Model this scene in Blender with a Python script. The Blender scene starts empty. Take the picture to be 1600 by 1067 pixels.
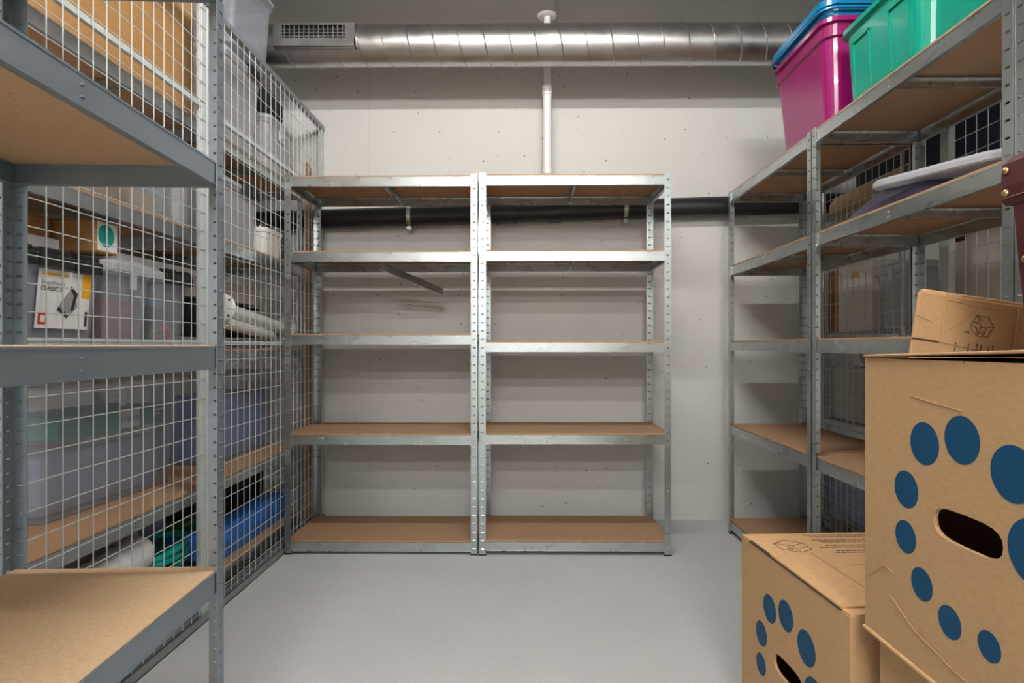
import bpy, bmesh, math, random
from mathutils import Vector, Matrix
random.seed(7)
PI = math.pi
C = bpy.context.scene.collection
sc = bpy.context.scene

# ------------------------------------------------------------------ materials
def new_mat(name):
    m = bpy.data.materials.new(name); m.use_nodes = True
    nt = m.node_tree
    return m, nt, nt.nodes['Principled BSDF']

def mat(name, col, rough=.5, metal=0.0, var=0.0, scale=20.0, stretch=(1, 1, 1), bump=0.0, bscale=None,
        rvar=0.0, spec=.5, detail=4.0, coat=0.0, bdist=.002):
    m, nt, p = new_mat(name)
    p.inputs['Base Color'].default_value = (*col, 1)
    p.inputs['Roughness'].default_value = rough
    p.inputs['Metallic'].default_value = metal
    p.inputs['Specular IOR Level'].default_value = spec
    p.inputs['Coat Weight'].default_value = coat
    if var or rvar or bump:
        tc = nt.nodes.new('ShaderNodeTexCoord'); mp = nt.nodes.new('ShaderNodeMapping')
        mp.inputs['Scale'].default_value = stretch
        nt.links.new(tc.outputs['Object'], mp.inputs['Vector'])
        n = nt.nodes.new('ShaderNodeTexNoise'); n.inputs['Scale'].default_value = scale; n.inputs['Detail'].default_value = detail
        nt.links.new(mp.outputs['Vector'], n.inputs['Vector'])
        if var:
            r = nt.nodes.new('ShaderNodeMapRange')
            r.inputs['From Min'].default_value = .3; r.inputs['From Max'].default_value = .7
            r.inputs['To Min'].default_value = 1 - var; r.inputs['To Max'].default_value = 1 + var
            nt.links.new(n.outputs['Fac'], r.inputs['Value'])
            mx = nt.nodes.new('ShaderNodeVectorMath'); mx.operation = 'SCALE'
            mx.inputs[0].default_value = col
            nt.links.new(r.outputs['Result'], mx.inputs['Scale'])
            nt.links.new(mx.outputs['Vector'], p.inputs['Base Color'])
        if rvar:
            r2 = nt.nodes.new('ShaderNodeMapRange')
            r2.inputs['From Min'].default_value = .3; r2.inputs['From Max'].default_value = .7
            r2.inputs['To Min'].default_value = max(.03, rough - rvar); r2.inputs['To Max'].default_value = rough + rvar
            nt.links.new(n.outputs['Fac'], r2.inputs['Value'])
            nt.links.new(r2.outputs['Result'], p.inputs['Roughness'])
        if bump:
            n2 = nt.nodes.new('ShaderNodeTexNoise'); n2.inputs['Scale'].default_value = bscale or scale; n2.inputs['Detail'].default_value = 3
            nt.links.new(mp.outputs['Vector'], n2.inputs['Vector'])
            b = nt.nodes.new('ShaderNodeBump'); b.inputs['Strength'].default_value = bump; b.inputs['Distance'].default_value = bdist
            nt.links.new(n2.outputs['Fac'], b.inputs['Height'])
            nt.links.new(b.outputs['Normal'], p.inputs['Normal'])
    return m

def clear_mat(name, col, clear=.5, rough=.35):
    m, nt, p = new_mat(name)
    p.inputs['Base Color'].default_value = (*col, 1); p.inputs['Roughness'].default_value = rough
    t = nt.nodes.new('ShaderNodeBsdfTransparent'); t.inputs['Color'].default_value = (.96, .96, .97, 1)
    x = nt.nodes.new('ShaderNodeMixShader'); x.inputs['Fac'].default_value = clear
    nt.links.new(p.outputs['BSDF'], x.inputs[1]); nt.links.new(t.outputs['BSDF'], x.inputs[2])
    nt.links.new(x.outputs['Shader'], nt.nodes['Material Output'].inputs['Surface'])
    return m

def concrete(name, col, var, pit=0.0, seam=None, scale=1.6, rough=.8, up='Z'):
    """painted / raw concrete: broad mottling, fine grain, scattered air holes, an optional panel joint"""
    m, nt, p = new_mat(name)
    L = nt.links.new; N = nt.nodes.new
    tc = N('ShaderNodeTexCoord')
    n1 = N('ShaderNodeTexNoise'); n1.inputs['Scale'].default_value = scale; n1.inputs['Detail'].default_value = 6
    n2 = N('ShaderNodeTexNoise'); n2.inputs['Scale'].default_value = 90; n2.inputs['Detail'].default_value = 3
    L(tc.outputs['Object'], n1.inputs['Vector']); L(tc.outputs['Object'], n2.inputs['Vector'])
    r1 = N('ShaderNodeMapRange'); r1.inputs[1].default_value = .3; r1.inputs[2].default_value = .7; r1.inputs[3].default_value = 1 - var; r1.inputs[4].default_value = 1 + var
    r2 = N('ShaderNodeMapRange'); r2.inputs[1].default_value = .3; r2.inputs[2].default_value = .7; r2.inputs[3].default_value = 1 - var * .7; r2.inputs[4].default_value = 1 + var * .7
    L(n1.outputs['Fac'], r1.inputs['Value']); L(n2.outputs['Fac'], r2.inputs['Value'])
    mu = N('ShaderNodeMath'); mu.operation = 'MULTIPLY'; L(r1.outputs['Result'], mu.inputs[0]); L(r2.outputs['Result'], mu.inputs[1])
    out = mu.outputs[0]
    if pit:
        vo = N('ShaderNodeTexVoronoi'); vo.voronoi_dimensions = '2D'; vo.inputs['Scale'].default_value = 8.5
        sp = N('ShaderNodeSeparateXYZ'); cb = N('ShaderNodeCombineXYZ'); L(tc.outputs['Object'], sp.inputs['Vector'])
        L(sp.outputs['X'], cb.inputs['X']); L(sp.outputs[up], cb.inputs['Y']); L(cb.outputs['Vector'], vo.inputs['Vector'])
        wn = N('ShaderNodeSeparateColor'); L(vo.outputs['Color'], wn.inputs['Color'])
        th = N('ShaderNodeMath'); th.operation = 'MULTIPLY'; th.inputs[1].default_value = pit; L(wn.outputs['Red'], th.inputs[0])
        wob = N('ShaderNodeMath'); wob.operation = 'MULTIPLY_ADD'; wob.inputs[1].default_value = .03; L(n2.outputs['Fac'], wob.inputs[0]); L(vo.outputs['Distance'], wob.inputs[2])
        sb = N('ShaderNodeMath'); sb.operation = 'SUBTRACT'; sb.inputs[1].default_value = .013; L(wob.outputs[0], sb.inputs[0])
        lt = N('ShaderNodeMath'); lt.operation = 'LESS_THAN'; L(sb.outputs[0], lt.inputs[0]); L(th.outputs[0], lt.inputs[1])
        gt = N('ShaderNodeMath'); gt.operation = 'GREATER_THAN'; gt.inputs[1].default_value = .35; L(wn.outputs['Green'], gt.inputs[0])
        an = N('ShaderNodeMath'); an.operation = 'MULTIPLY'; L(lt.outputs[0], an.inputs[0]); L(gt.outputs[0], an.inputs[1])
        dk = N('ShaderNodeMath'); dk.operation = 'MULTIPLY_ADD'; dk.inputs[1].default_value = -.62; dk.inputs[2].default_value = 1; L(an.outputs[0], dk.inputs[0])
        m2 = N('ShaderNodeMath'); m2.operation = 'MULTIPLY'; L(out, m2.inputs[0]); L(dk.outputs[0], m2.inputs[1]); out = m2.outputs[0]
    if seam is not None:
        sx = N('ShaderNodeSeparateXYZ'); L(tc.outputs['Object'], sx.inputs['Vector'])
        su = N('ShaderNodeMath'); su.operation = 'SUBTRACT'; su.inputs[1].default_value = seam; L(sx.outputs['X'], su.inputs[0])
        ab = N('ShaderNodeMath'); ab.operation = 'ABSOLUTE'; L(su.outputs[0], ab.inputs[0])
        lt = N('ShaderNodeMath'); lt.operation = 'LESS_THAN'; lt.inputs[1].default_value = .0022; L(ab.outputs[0], lt.inputs[0])
        dk = N('ShaderNodeMath'); dk.operation = 'MULTIPLY_ADD'; dk.inputs[1].default_value = -.12; dk.inputs[2].default_value = 1; L(lt.outputs[0], dk.inputs[0])
        m2 = N('ShaderNodeMath'); m2.operation = 'MULTIPLY'; L(out, m2.inputs[0]); L(dk.outputs[0], m2.inputs[1]); out = m2.outputs[0]
    vm = N('ShaderNodeVectorMath'); vm.operation = 'SCALE'; vm.inputs[0].default_value = col; L(out, vm.inputs['Scale'])
    L(vm.outputs['Vector'], p.inputs['Base Color'])
    p.inputs['Roughness'].default_value = rough
    b = N('ShaderNodeBump'); b.inputs['Strength'].default_value = .25; b.inputs['Distance'].default_value = .002
    L(n2.outputs['Fac'], b.inputs['Height']); L(b.outputs['Normal'], p.inputs['Normal'])
    return m

M = {}
M['wall'] = concrete('painted_concrete', (.575, .56, .535), .03, pit=.05, seam=-.89)
M['wall_bounce'] = concrete('white_bounce_wall', (.80, .79, .77), .02)  # side and front walls made brighter to bounce fill light
M['floor'] = concrete('floor_concrete', (.52, .525, .52), .06, pit=.022, rough=.62, scale=1.1, up='Y')
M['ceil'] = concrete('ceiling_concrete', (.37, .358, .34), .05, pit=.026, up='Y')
M['galv'] = mat('bright_galvanised_steel', (.50, .535, .53), .28, 1, var=.02, scale=22, stretch=(.6, 1, 1), rvar=.02, detail=3)
M['galv_post'] = mat('galvanised_post_steel', (.46, .50, .495), .32, 1, var=.02, scale=25, rvar=.015, detail=2)
M['galv_dull'] = mat('dull_galvanised_steel', (.30, .355, .40), .42, .85, var=.03, scale=20, rvar=.04)
M['galv_dark'] = mat('weathered_galvanised_steel', (.42, .44, .45), .42, .9, var=.07, scale=45, rvar=.02)
M['duct'] = mat('spiral_duct_steel', (.50, .495, .485), .33, 1, var=.05, scale=14, rvar=.05, stretch=(1, 1, 1), detail=6)
M['board'] = mat('hardboard', (.37, .222, .125), .62, var=.07, scale=130, spec=.3, detail=6)
M['board_old'] = mat('chipboard', (.46, .28, .155), .65, var=.12, scale=150, spec=.3, detail=6)
M['board_tan'] = mat('tan_hardboard', (.52, .355, .21), .6, var=.10, scale=120, spec=.3, detail=6)
M['fence'] = mat('grey_powder_coat', (.52, .56, .55), .42, var=.03, scale=30)
M['fence_dark'] = mat('grey_steel_rail', (.30, .32, .33), .45, .5, var=.06, scale=30)
M['black_plastic'] = mat('black_plastic', (.012, .012, .013), .35, var=.1, scale=40)
M['black_pipe'] = mat('black_drain_pipe', (.010, .010, .010), .42, var=.3, scale=200, bump=.05)
M['white_pipe'] = mat('white_pipe', (.72, .71, .69), .35, var=.03, scale=30)
M['white_paint'] = mat('white_enamel', (.80, .79, .75), .32, var=.03, scale=30)
M['card'] = mat('cardboard', (.46, .285, .145), .78, var=.07, scale=60, stretch=(1, 1, 3), spec=.15, bump=.06, bscale=40, detail=6)
M['card_light'] = mat('pale_cardboard', (.56, .34, .17), .8, var=.07, scale=60, spec=.15, detail=6)
M['card_old'] = mat('plain_carton', (.42, .23, .09), .8, var=.08, scale=70, spec=.15, detail=6)
M['card_white'] = mat('white_carton', (.66, .62, .57), .75, var=.04, scale=50, spec=.2)
M['blue_ink'] = mat('blue_print', (.003, .055, .125), .6, var=.08, scale=150, spec=.25)
M['black_ink'] = mat('black_print', (.03, .03, .045), .7)
M['magenta'] = mat('magenta_plastic', (.25, .006, .105), .24, var=.03, scale=8, coat=.2)
M['cyan'] = mat('blue_plastic', (.0, .16, .34), .28, var=.03, scale=8)
M['teal'] = mat('teal_plastic', (.0, .26, .175), .24, var=.03, scale=8, coat=.2)
M['clear'] = clear_mat('clear_plastic', (.52, .545, .61), .74, .22)
M['clear_soft'] = clear_mat('frosted_plastic', (.62, .62, .63), .55, .35)
M['clear_lid'] = clear_mat('frosted_lid_plastic', (.64, .65, .69), .42, .28)
M['purple'] = clear_mat('purple_plastic', (.022, .010, .038), .14, .22)
M['leather'] = mat('maroon_leather', (.058, .007, .009), .5, var=.12, scale=70, bump=.2, bscale=160, detail=5)
M['brass'] = mat('brass', (.42, .29, .16), .42, 1)
M['paper'] = mat('white_paper', (.80, .79, .78), .7)
M['orange'] = mat('orange_print', (.85, .42, .01), .6)
M['red'] = mat('red_print', (.62, .03, .03), .6)
M['grey_ink'] = mat('grey_print', (.30, .30, .31), .7)
M['teal_print'] = mat('teal_print', (.0, .30, .25), .55)
M['hose'] = mat('teal_rubber', (.0, .36, .30), .3)
M['blue_foam'] = mat('blue_box_plastic', (.01, .14, .50), .42, var=.05, scale=10)
M['blue_cloth'] = mat('blue_fabric', (.13, .26, .62), .9, var=.12, scale=9, stretch=(1, 1, 5))
M['grey_cloth'] = mat('grey_fabric', (.32, .35, .50), .9, var=.15, scale=9, stretch=(1, 1, 4))
M['beige_cloth'] = mat('beige_fabric', (.40, .37, .33), .9, var=.14, scale=18)
M['white_cloth'] = mat('white_fabric', (.68, .67, .68), .85, var=.06, scale=14)
M['dark_cloth'] = mat('black_fabric', (.012, .012, .014), .9, var=.2, scale=30)
M['navy_cloth'] = mat('navy_fabric', (.010, .016, .035), .85, var=.3, scale=14)
M['rust'] = mat('brown_knit', (.26, .085, .045), .9, var=.25, scale=50)
M['green'] = mat('green_plastic', (.03, .16, .02), .4, var=.1, scale=20)
M['tan_roll'] = mat('tan_paper_roll', (.40, .27, .13), .75, var=.06, scale=30)
M['wicker'] = mat('brown_wicker', (.24, .10, .035), .6, var=.4, scale=70, bump=.5, bscale=90)
M['wood'] = mat('raw_wood', (.28, .165, .085), .65, var=.18, scale=18, stretch=(6, 6, .6))
M['light_blue'] = mat('light_blue_plastic', (.08, .30, .50), .4)
M['ochre'] = mat('ochre_packaging', (.50, .32, .09), .6)
M['glass_dark'] = clear_mat('smoked_glass', (.10, .11, .11), .35, .08)
M['grey_panel'] = mat('grey_carton', (.42, .42, .40), .75, var=.04, scale=50)
M['hole'] = mat('dark_box_inside', (.05, .03, .015), .9)

# ------------------------------------------------------------------ mesh builder
class MB:
    def __init__(s): s.v = []; s.f = []; s.mi = []; s.m = 0; s.sm = []; s.smooth = False
    def add(s, vs, fs):
        o = len(s.v); s.v += [tuple(v) for v in vs]
        for f in fs: s.f.append([i + o for i in f]); s.mi.append(s.m); s.sm.append(s.smooth)
    def box(s, x0, x1, y0, y1, z0, z1, T=None):
        vs = [(x, y, z) for z in (z0, z1) for y in (y0, y1) for x in (x0, x1)]
        if T is not None: vs = [T @ Vector(v) for v in vs]
        s.add(vs, [(0, 2, 3, 1), (4, 5, 7, 6), (0, 1, 5, 4), (2, 6, 7, 3), (0, 4, 6, 2), (1, 3, 7, 5)])
        return s
    def bbox(s, x0, x1, y0, y1, z0, z1, b=.003, seg=2, T=None):
        bm = bmesh.new()
        bmesh.ops.create_cube(bm, size=1)
        for v in bm.verts:
            v.co = Vector((x0 + (v.co.x + .5) * (x1 - x0), y0 + (v.co.y + .5) * (y1 - y0), z0 + (v.co.z + .5) * (z1 - z0)))
        bmesh.ops.bevel(bm, geom=bm.edges[:], offset=b, segments=seg, affect='EDGES', profile=.5)
        bm.verts.index_update()
        vs = [T @ v.co if T is not None else v.co.copy() for v in bm.verts]
        s.add(vs, [[v.index for v in f.verts] for f in bm.faces]); bm.free(); return s
    def tube(s, pts, r, n=8, cap=True, radii=None):
        pts = [Vector(p) for p in pts]; rings = []; up = None
        for i, p in enumerate(pts):
            d = (pts[min(i + 1, len(pts) - 1)] - pts[max(i - 1, 0)]).normalized()
            if up is None:
                up = Vector((0, 0, 1)) if abs(d.z) < .9 else Vector((1, 0, 0))
            a = d.cross(up)
            if a.length < 1e-6: a = d.cross(Vector((0, 1, 0)))
            a.normalize(); b = a.cross(d).normalized(); up = b
            rr = radii[i] if radii else r
            rings.append([p + a * rr * math.cos(2 * PI * k / n) + b * rr * math.sin(2 * PI * k / n) for k in range(n)])
        vs = [v for rg in rings for v in rg]; fs = []
        for i in range(len(pts) - 1):
            for k in range(n):
                fs.append((i * n + k, i * n + (k + 1) % n, (i + 1) * n + (k + 1) % n, (i + 1) * n + k))
        sm = s.smooth; s.smooth = n > 6
        s.add(vs, fs)
        s.smooth = False
        if cap:
            s.add(rings[0], [tuple(range(n))[::-1]]); s.add(rings[-1], [tuple(range(n))])
        s.smooth = sm; return s
    def lathe(s, prof, n=24, T=None, cap=False):
        vs = []; fs = []
        for (r, z) in prof:
            for k in range(n):
                v = Vector((r * math.cos(2 * PI * k / n), r * math.sin(2 * PI * k / n), z))
                vs.append(T @ v if T is not None else v)
        for i in range(len(prof) - 1):
            for k in range(n):
                fs.append((i * n + k, i * n + (k + 1) % n, (i + 1) * n + (k + 1) % n, (i + 1) * n + k))
        sm = s.smooth; s.smooth = True; s.add(vs, fs); s.smooth = sm; return s
    def loft(s, rings, cap0=True, cap1=True, smooth=False):
        n = len(rings[0]); vs = [v for r in rings for v in r]; fs = []
        for i in range(len(rings) - 1):
            for k in range(n):
                fs.append((i * n + k, i * n + (k + 1) % n, (i + 1) * n + (k + 1) % n, (i + 1) * n + k))
        sm = s.smooth; s.smooth = smooth; s.add(vs, fs); s.smooth = False
        if cap0: s.add(rings[0], [tuple(range(n))[::-1]])
        if cap1: s.add(rings[-1], [tuple(range(n))])
        s.smooth = sm; return s
    def prism(s, poly, axis, a0, a1):
        """extrude a 2-D outline along axis"""
        def P(u, w, a):
            return {'x': (a, u, w), 'y': (u, a, w), 'z': (u, w, a)}[axis]
        n = len(poly); vs = [P(u, w, a0) for u, w in poly] + [P(u, w, a1) for u, w in poly]
        fs = [tuple(range(n))[::-1], tuple(range(n, 2 * n))]
        for k in range(n): fs.append((k, (k + 1) % n, n + (k + 1) % n, n + k))
        s.add(vs, fs); return s
    def mesh(s, name, mats):
        me = bpy.data.meshes.new(name); me.from_pydata(s.v, [], s.f)
        if not isinstance(mats, (list, tuple)): mats = [mats]
        for m in mats: me.materials.append(m)
        me.polygons.foreach_set('material_index', s.mi)
        me.polygons.foreach_set('use_smooth', s.sm)
        bm = bmesh.new(); bm.from_mesh(me); bmesh.ops.recalc_face_normals(bm, faces=bm.faces[:]); bm.to_mesh(me); bm.free()
        me.update(); return me
    def build(s, name, mats, parent=None, loc=(0, 0, 0), rot=(0, 0, 0), label=None):
        return link(name, s.mesh(name, mats), parent, loc, rot, label)

def link(name, data, parent=None, loc=(0, 0, 0), rot=(0, 0, 0), label=None):
    o = bpy.data.objects.new(name, data); C.objects.link(o)
    o.location = loc; o.rotation_euler = rot
    if parent: o.parent = parent
    if label: o['label'] = label
    return o
def tag(o, label, cat, group=None, kind=None):
    o['label'] = label; o['category'] = cat
    if group: o['group'] = group
    if kind: o['kind'] = kind
    return o
def thing(name, label, cat, loc=(0, 0, 0), rot=(0, 0, 0), group=None):
    return tag(link(name, None, None, loc, rot), label, cat, group)
def struct(name, mb, m):
    o = mb.build(name, m); o['kind'] = 'structure'; return o
def text(name, body, size, m, parent, loc, rot, ext=.0004, align='CENTER'):
    cu = bpy.data.curves.new(name, 'FONT'); cu.body = body; cu.size = size; cu.extrude = ext
    cu.align_x = align; cu.align_y = 'CENTER'; cu.materials.append(m)
    tmp = bpy.data.objects.new(name, cu); C.objects.link(tmp)
    me = bpy.data.meshes.new_from_object(tmp.evaluated_get(bpy.context.evaluated_depsgraph_get()))
    me.name = name; bpy.data.objects.remove(tmp); bpy.data.curves.remove(cu)
    return link(name, me, parent, loc, rot)

def rr(w, d, r, z, n=6, cx=0, cy=0):
    pts = []
    for (sx, sy, a0) in ((1, 1, 0), (-1, 1, 90), (-1, -1, 180), (1, -1, 270)):
        for k in range(n + 1):
            a = math.radians(a0 + 90 * k / n)
            pts.append(Vector((cx + sx * (w / 2 - r) + r * math.cos(a), cy + sy * (d / 2 - r) + r * math.sin(a), z)))
    return pts

# ------------------------------------------------------------------ the room
WY, CZ = 3.42, 2.80
XL, XR, YB = -3.0, 3.1, -5.2  # front wall set far back to hold the added fill lamps
struct('floor', MB().box(XL - .1, XR + .1, YB - .1, WY + .1, -.1, 0), M['floor'])
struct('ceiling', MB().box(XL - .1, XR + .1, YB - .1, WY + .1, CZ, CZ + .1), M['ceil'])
struct('wall_back', MB().box(XL - .1, XR + .1, WY, WY + .1, 0, CZ), M['wall'])
struct('wall_left', MB().box(XL - .1, XL, YB, WY, 0, CZ), M['wall_bounce'])
struct('wall_right', MB().box(XR, XR + .1, YB, WY, 0, CZ), M['wall_bounce'])
struct('wall_front', MB().box(XL - .1, XR + .1, YB - .1, YB, 0, CZ), M['wall_bounce'])
struct('baseboard_back', MB().box(XL, XR, WY - .006, WY, 0, .022), M['wall'])

# ------------------------------------------------------------------ racks
_cache = {}
def post_mesh(H, pitch, sx, sy, m, w=.031, t=.0022, style=0):
    key = (H, pitch, sx, sy, m.name)
    if key in _cache: return _cache[key]
    b = MB()
    hw0, hw1, hh = (.009, .022, .0065) if style == 0 else (.008, .021, .005)
    n = int(H / pitch)
    def flange(P):
        for off in (0, t):
            z = 0
            for i in range(n):
                z0 = i * pitch; zh = z0 + pitch * .6
                for (a0, a1, c0, c1) in ((0, w, z0, zh), (0, hw0, zh, zh + hh), (hw1, w, zh, zh + hh), (0, w, zh + hh, z0 + pitch)):
                    b.add([P(a0, off, c0), P(a1, off, c0), P(a1, off, c1), P(a0, off, c1)], [(0, 1, 2, 3)])
                if off == 0:   # pressed lip of the slot
                    zz = zh + hh
                    b.add([P(hw0, 0, zz), P(hw1, 0, zz), P(hw1, -.0022, zz - .0025), P(hw0, -.0022, zz - .0025)], [(0, 1, 2, 3)])
                    zz = zh
                    b.add([P(hw0, t, zz), P(hw1, t, zz), P(hw1, t * 2, zz + .002), P(hw0, t * 2, zz + .002)], [(0, 1, 2, 3)])
            if n * pitch < H:
                b.add([P(0, off, n * pitch), P(w, off, n * pitch), P(w, off, H), P(0, off, H)], [(0, 1, 2, 3)])
        b.add([P(w, 0, 0), P(w, t, 0), P(w, t, H), P(w, 0, H)], [(0, 1, 2, 3)])
        b.add([P(0, 0, H), P(w, 0, H), P(w, t, H), P(0, t, H)], [(0, 1, 2, 3)])
    flange(lambda a, o, z: (sx * a, sy * o, z))
    flange(lambda a, o, z: (sx * o, sy * a, z))
    me = bpy.data.meshes.new('post'); me.from_pydata(b.v, [], b.f); me.materials.append(m); me.update()
    _cache[key] = me; return me
def foot_mesh(sx, sy):
    key = ('foot', sx, sy)
    if key in _cache: return _cache[key]
    b = MB(); a, c = sorted((-sx * .002, sx * .034)); d, e = sorted((-sy * .002, sy * .034))
    b.box(a, c, *sorted((-sy * .002, sy * .006)), 0, .008); b.box(*sorted((-sx * .002, sx * .006)), d, e, 0, .008)
    _cache[key] = b.mesh('foot', M['black_plastic']); return _cache[key]
def beam_mesh(L, hgt, m, lip=.014, t=.0018, drop=0):
    key = ('beam', round(L, 3), hgt, m.name, drop)
    if key in _cache: return _cache[key]
    b = MB()   # along +x, web in the plane y = 0, lips towards +y, top at z = 0
    b.box(0, L, 0, t, -hgt, 0)
    b.box(0, L, t, lip, -hgt, -hgt + t); b.box(0, L, t, lip, -t - drop, -drop)
    b.box(0, L, -.0012, 0, -hgt, -hgt + .004); b.box(0, L, -.0012, 0, -.004, 0)
    b.box(L / 2 - .003, L / 2 + .003, -.003, 0, -hgt * .72, -hgt * .66); b.box(L / 2 - .003, L / 2 + .003, -.003, 0, -hgt * .36, -hgt * .30)
    _cache[key] = b.mesh('beam', m); return _cache[key]
def board_mesh(W, D, m, t=.008):
    key = ('board', W, D, m.name)
    if key in _cache: return _cache[key]
    b = MB(); b.bbox(.004, W - .004, .006, D - .006, 0, t, .0015, 1)
    _cache[key] = b.mesh('shelf_board', m); return _cache[key]
def bar_mesh(D, m, hgt=.03):
    key = ('bar', D, m.name)
    if key in _cache: return _cache[key]
    b = MB(); b.box(-.001, .001, .006, D - .006, -hgt, -.002); b.box(-.001, .012, .006, D - .006, -.004, -.002); b.box(-.001, .010, .006, D - .006, -hgt, -hgt + .002)
    _cache[key] = b.mesh('cross_bar', m); return _cache[key]

def rack(label, loc, rz, W, D, H, levels, pitch=.0396, bh=.044, metal='galv', post='galv_post', board='board', bars=(), style=0, drop=0, group='galvanised shelving racks'):
    t = thing('shelving_rack', label, 'shelving rack', loc, (0, 0, rz), group)
    for ix in (0, 1):
        for iy in (0, 1):
            sx, sy = (1, -1)[ix], (1, -1)[iy]
            p = link('post', post_mesh(H, pitch, sx, sy, M[post], style=style), t, (ix * W, iy * D, .002))
            link('foot', foot_mesh(sx, sy), p, (0, 0, -.002))
    for li, z in enumerate(levels):
        zb = z - .008
        link('shelf_board', board_mesh(W, D, M[board]), t, (0, 0, zb))
        e = .004; zt = zb + drop
        link('beam', beam_mesh(W - .02, bh, M[metal], drop=drop), t, (.010, e, zt))
        link('beam', beam_mesh(W - .02, bh, M[metal], drop=drop), t, (W - .010, D - e, zt), (0, 0, PI))
        link('beam', beam_mesh(D - .02, bh, M[metal], drop=drop), t, (W - e, .010, zt), (0, 0, PI / 2))
        link('beam', beam_mesh(D - .02, bh, M[metal], drop=drop), t, (e, D - .010, zt), (0, 0, -PI / 2))
        if li in bars:
            link('cross_bar', bar_mesh(D, M[metal]), t, (W * .5, 0, zb - .004))
    return t

RD = .405
ra = rack('bright galvanised five-level empty rack against back wall, beside the left mesh fence', (-1.139, 2.824, 0), 0, .915, .42, 1.80,
          (1.797, 1.44, 1.047, .573, .066), bars=(0, 2, 3, 4))
b = MB(); b.box(0, .40, -.001, .001, -.034, 0); b.box(0, .40, 0, .012, -.034, -.032)
b.build('loose_cross_bar', M['galv'], ra, (.462, .012, 1.386), (0, math.radians(14), math.radians(50)), 'flat steel bar come loose and hanging from the second shelf')
rack('bright galvanised five-level empty rack against back wall, below the white pipe', (-.215, 2.820, 0), 0, .903, .42, 1.803,
     (1.80, 1.442, 1.012, .577, .072), bars=(0, 1, 2, 3, 4))
RL = (1.80, 1.412, 1.016, .578, .075)
rack('galvanised rack on the right in the far corner, magenta tub on its top shelf', (1.08, 3.187, 0), -PI / 2, .917, RD, 1.80, RL, bars=(0, 1, 2, 3, 4))
rack('galvanised rack on the right with teal tub on top and lids on its second shelf', (1.08, 2.262, 0), -PI / 2, .927, RD, 1.80, RL, bars=(0, 1, 2, 3, 4))
rack('galvanised rack at the right edge behind the maroon leather bag', (1.082, 1.333, 0), -PI / 2, .917, RD, 1.82, (1.815, 1.412, 1.016, .578, .075))
ang = math.radians(3.2)
fx, fy = -.6625, 1.31
LW = .90
rack('dull blue-grey steel rack in the left foreground with tan shelves', (fx + LW * math.sin(ang), fy - LW * math.cos(ang), 0), PI / 2 + ang, LW, .447, 1.80,
     (1.793, 1.387, .991, .507, .07), pitch=.0302, bh=.049, metal='galv_dull', post='galv_dull', board='board_tan', style=1, drop=.0055, group='racks in the left storage bay')
LV = (1.83, 1.418, .975, .465, .095)
rack('steel rack behind left mesh fence holding the wide grey-filled clear bin', (-1.205, 1.385, 0), PI / 2, .92, .45, 1.83, LV, metal='galv_dark', post='galv_dark', board='board_old', bars=(0, 1, 2, 3), group='racks in the left storage bay')
rack('steel rack behind left mesh fence holding the blue-filled clear bin', (-1.205, 2.315, 0), PI / 2, .92, .45, 1.83, LV, metal='galv', post='galv_dark', board='board_old', bars=(0, 1, 2, 3), group='racks in the left storage bay')

# ------------------------------------------------------------------ mesh fences
def fence(label, X, Y0, Y1, ztop, rails, sgn, first, p0=True, p1=True, pw=.042):
    """panel in the plane X; sgn points to the wire side"""
    t = thing('mesh_fence_panel', label, 'mesh fence', (X, Y0, 0), group='wire mesh storage fence')
    L = Y1 - Y0
    b = MB(); r = .0016; y = first - Y0
    while y < 0: y += .052
    while y < L - .003:
        b.tube([(sgn * .010, y, .035), (sgn * .010, y, ztop - .012)], r, 6, False); y += .052
    z = .0755
    while z < ztop - .02:
        b.tube([(sgn * .0065, .006, z), (sgn * .0065, L - .006, z)], r, 6, False); z += .0662
    b.build('wire_mesh', M['fence'], t)
    MB().box(-.014, .014, 0, L, 0, .004).box(-.014, -.011, 0, L, 0, .045).box(.011, .014, 0, L, 0, .030).box(-.003, .003, 0, L, .004, .045).build('bottom_rail', M['fence_dark'], t)
    MB().box(-.012, .012, 0, L, ztop - .022, ztop).build('top_rail', M['fence_dark'], t)
    for zr in rails:
        MB().box(-.010, .004, .002, L - .002, zr - .009, zr + .009).build('middle_rail', M['fence'], t)
    for on, yy in ((p0, 0), (p1, L - pw)):
        if on: MB().bbox(-.016, .005, yy, yy + pw, .004, ztop - .022, .002, 1).build('frame_post', M['fence'], t)
    return t
fence('light grey wire mesh panel behind the foreground left rack', -1.156, .95, 2.150, 2.24, (1.0, 1.85), 1, 1.421, pw=.03)
fence('light grey wire mesh panel running from left rack post to the back wall', -1.156, 2.156, 3.41, 2.24, (1.0, 1.85), 1, 2.222, pw=.03)
fence('grey wire mesh panel at the right behind the corner rack', 1.565, 2.40, 3.41, 2.24, (), -1, 2.435, pw=.03)
fence('grey wire mesh panel at the right behind rack with lids', 1.565, .6, 2.25, 2.24, (), -1, .62, pw=.048)

# ------------------------------------------------------------------ ventilation duct
dy, dz, dr = 3.05, 2.52, .100
t = thing('ventilation_duct', 'round spiral-seamed galvanised ventilation duct running under the ceiling along back wall', 'air duct', (XL + .02, dy, dz))
LD = XR - XL - .04
b = MB(); b.tube([(0, 0, 0), (LD, 0, 0)], dr, 64, True); b.build('duct_pipe', M['duct'], t)
b = MB(); pts = []; pitch = .1262; n = int(LD / pitch * 40)
for i in range(n + 1):
    a = 2 * PI * i / 40; pts.append((pitch * i / 40, -(dr + .0004) * math.cos(a), -(dr + .0004) * math.sin(a)))
b.tube(pts, .0036, 5, True); b.build('spiral_seam', M['duct'], t)
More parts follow.
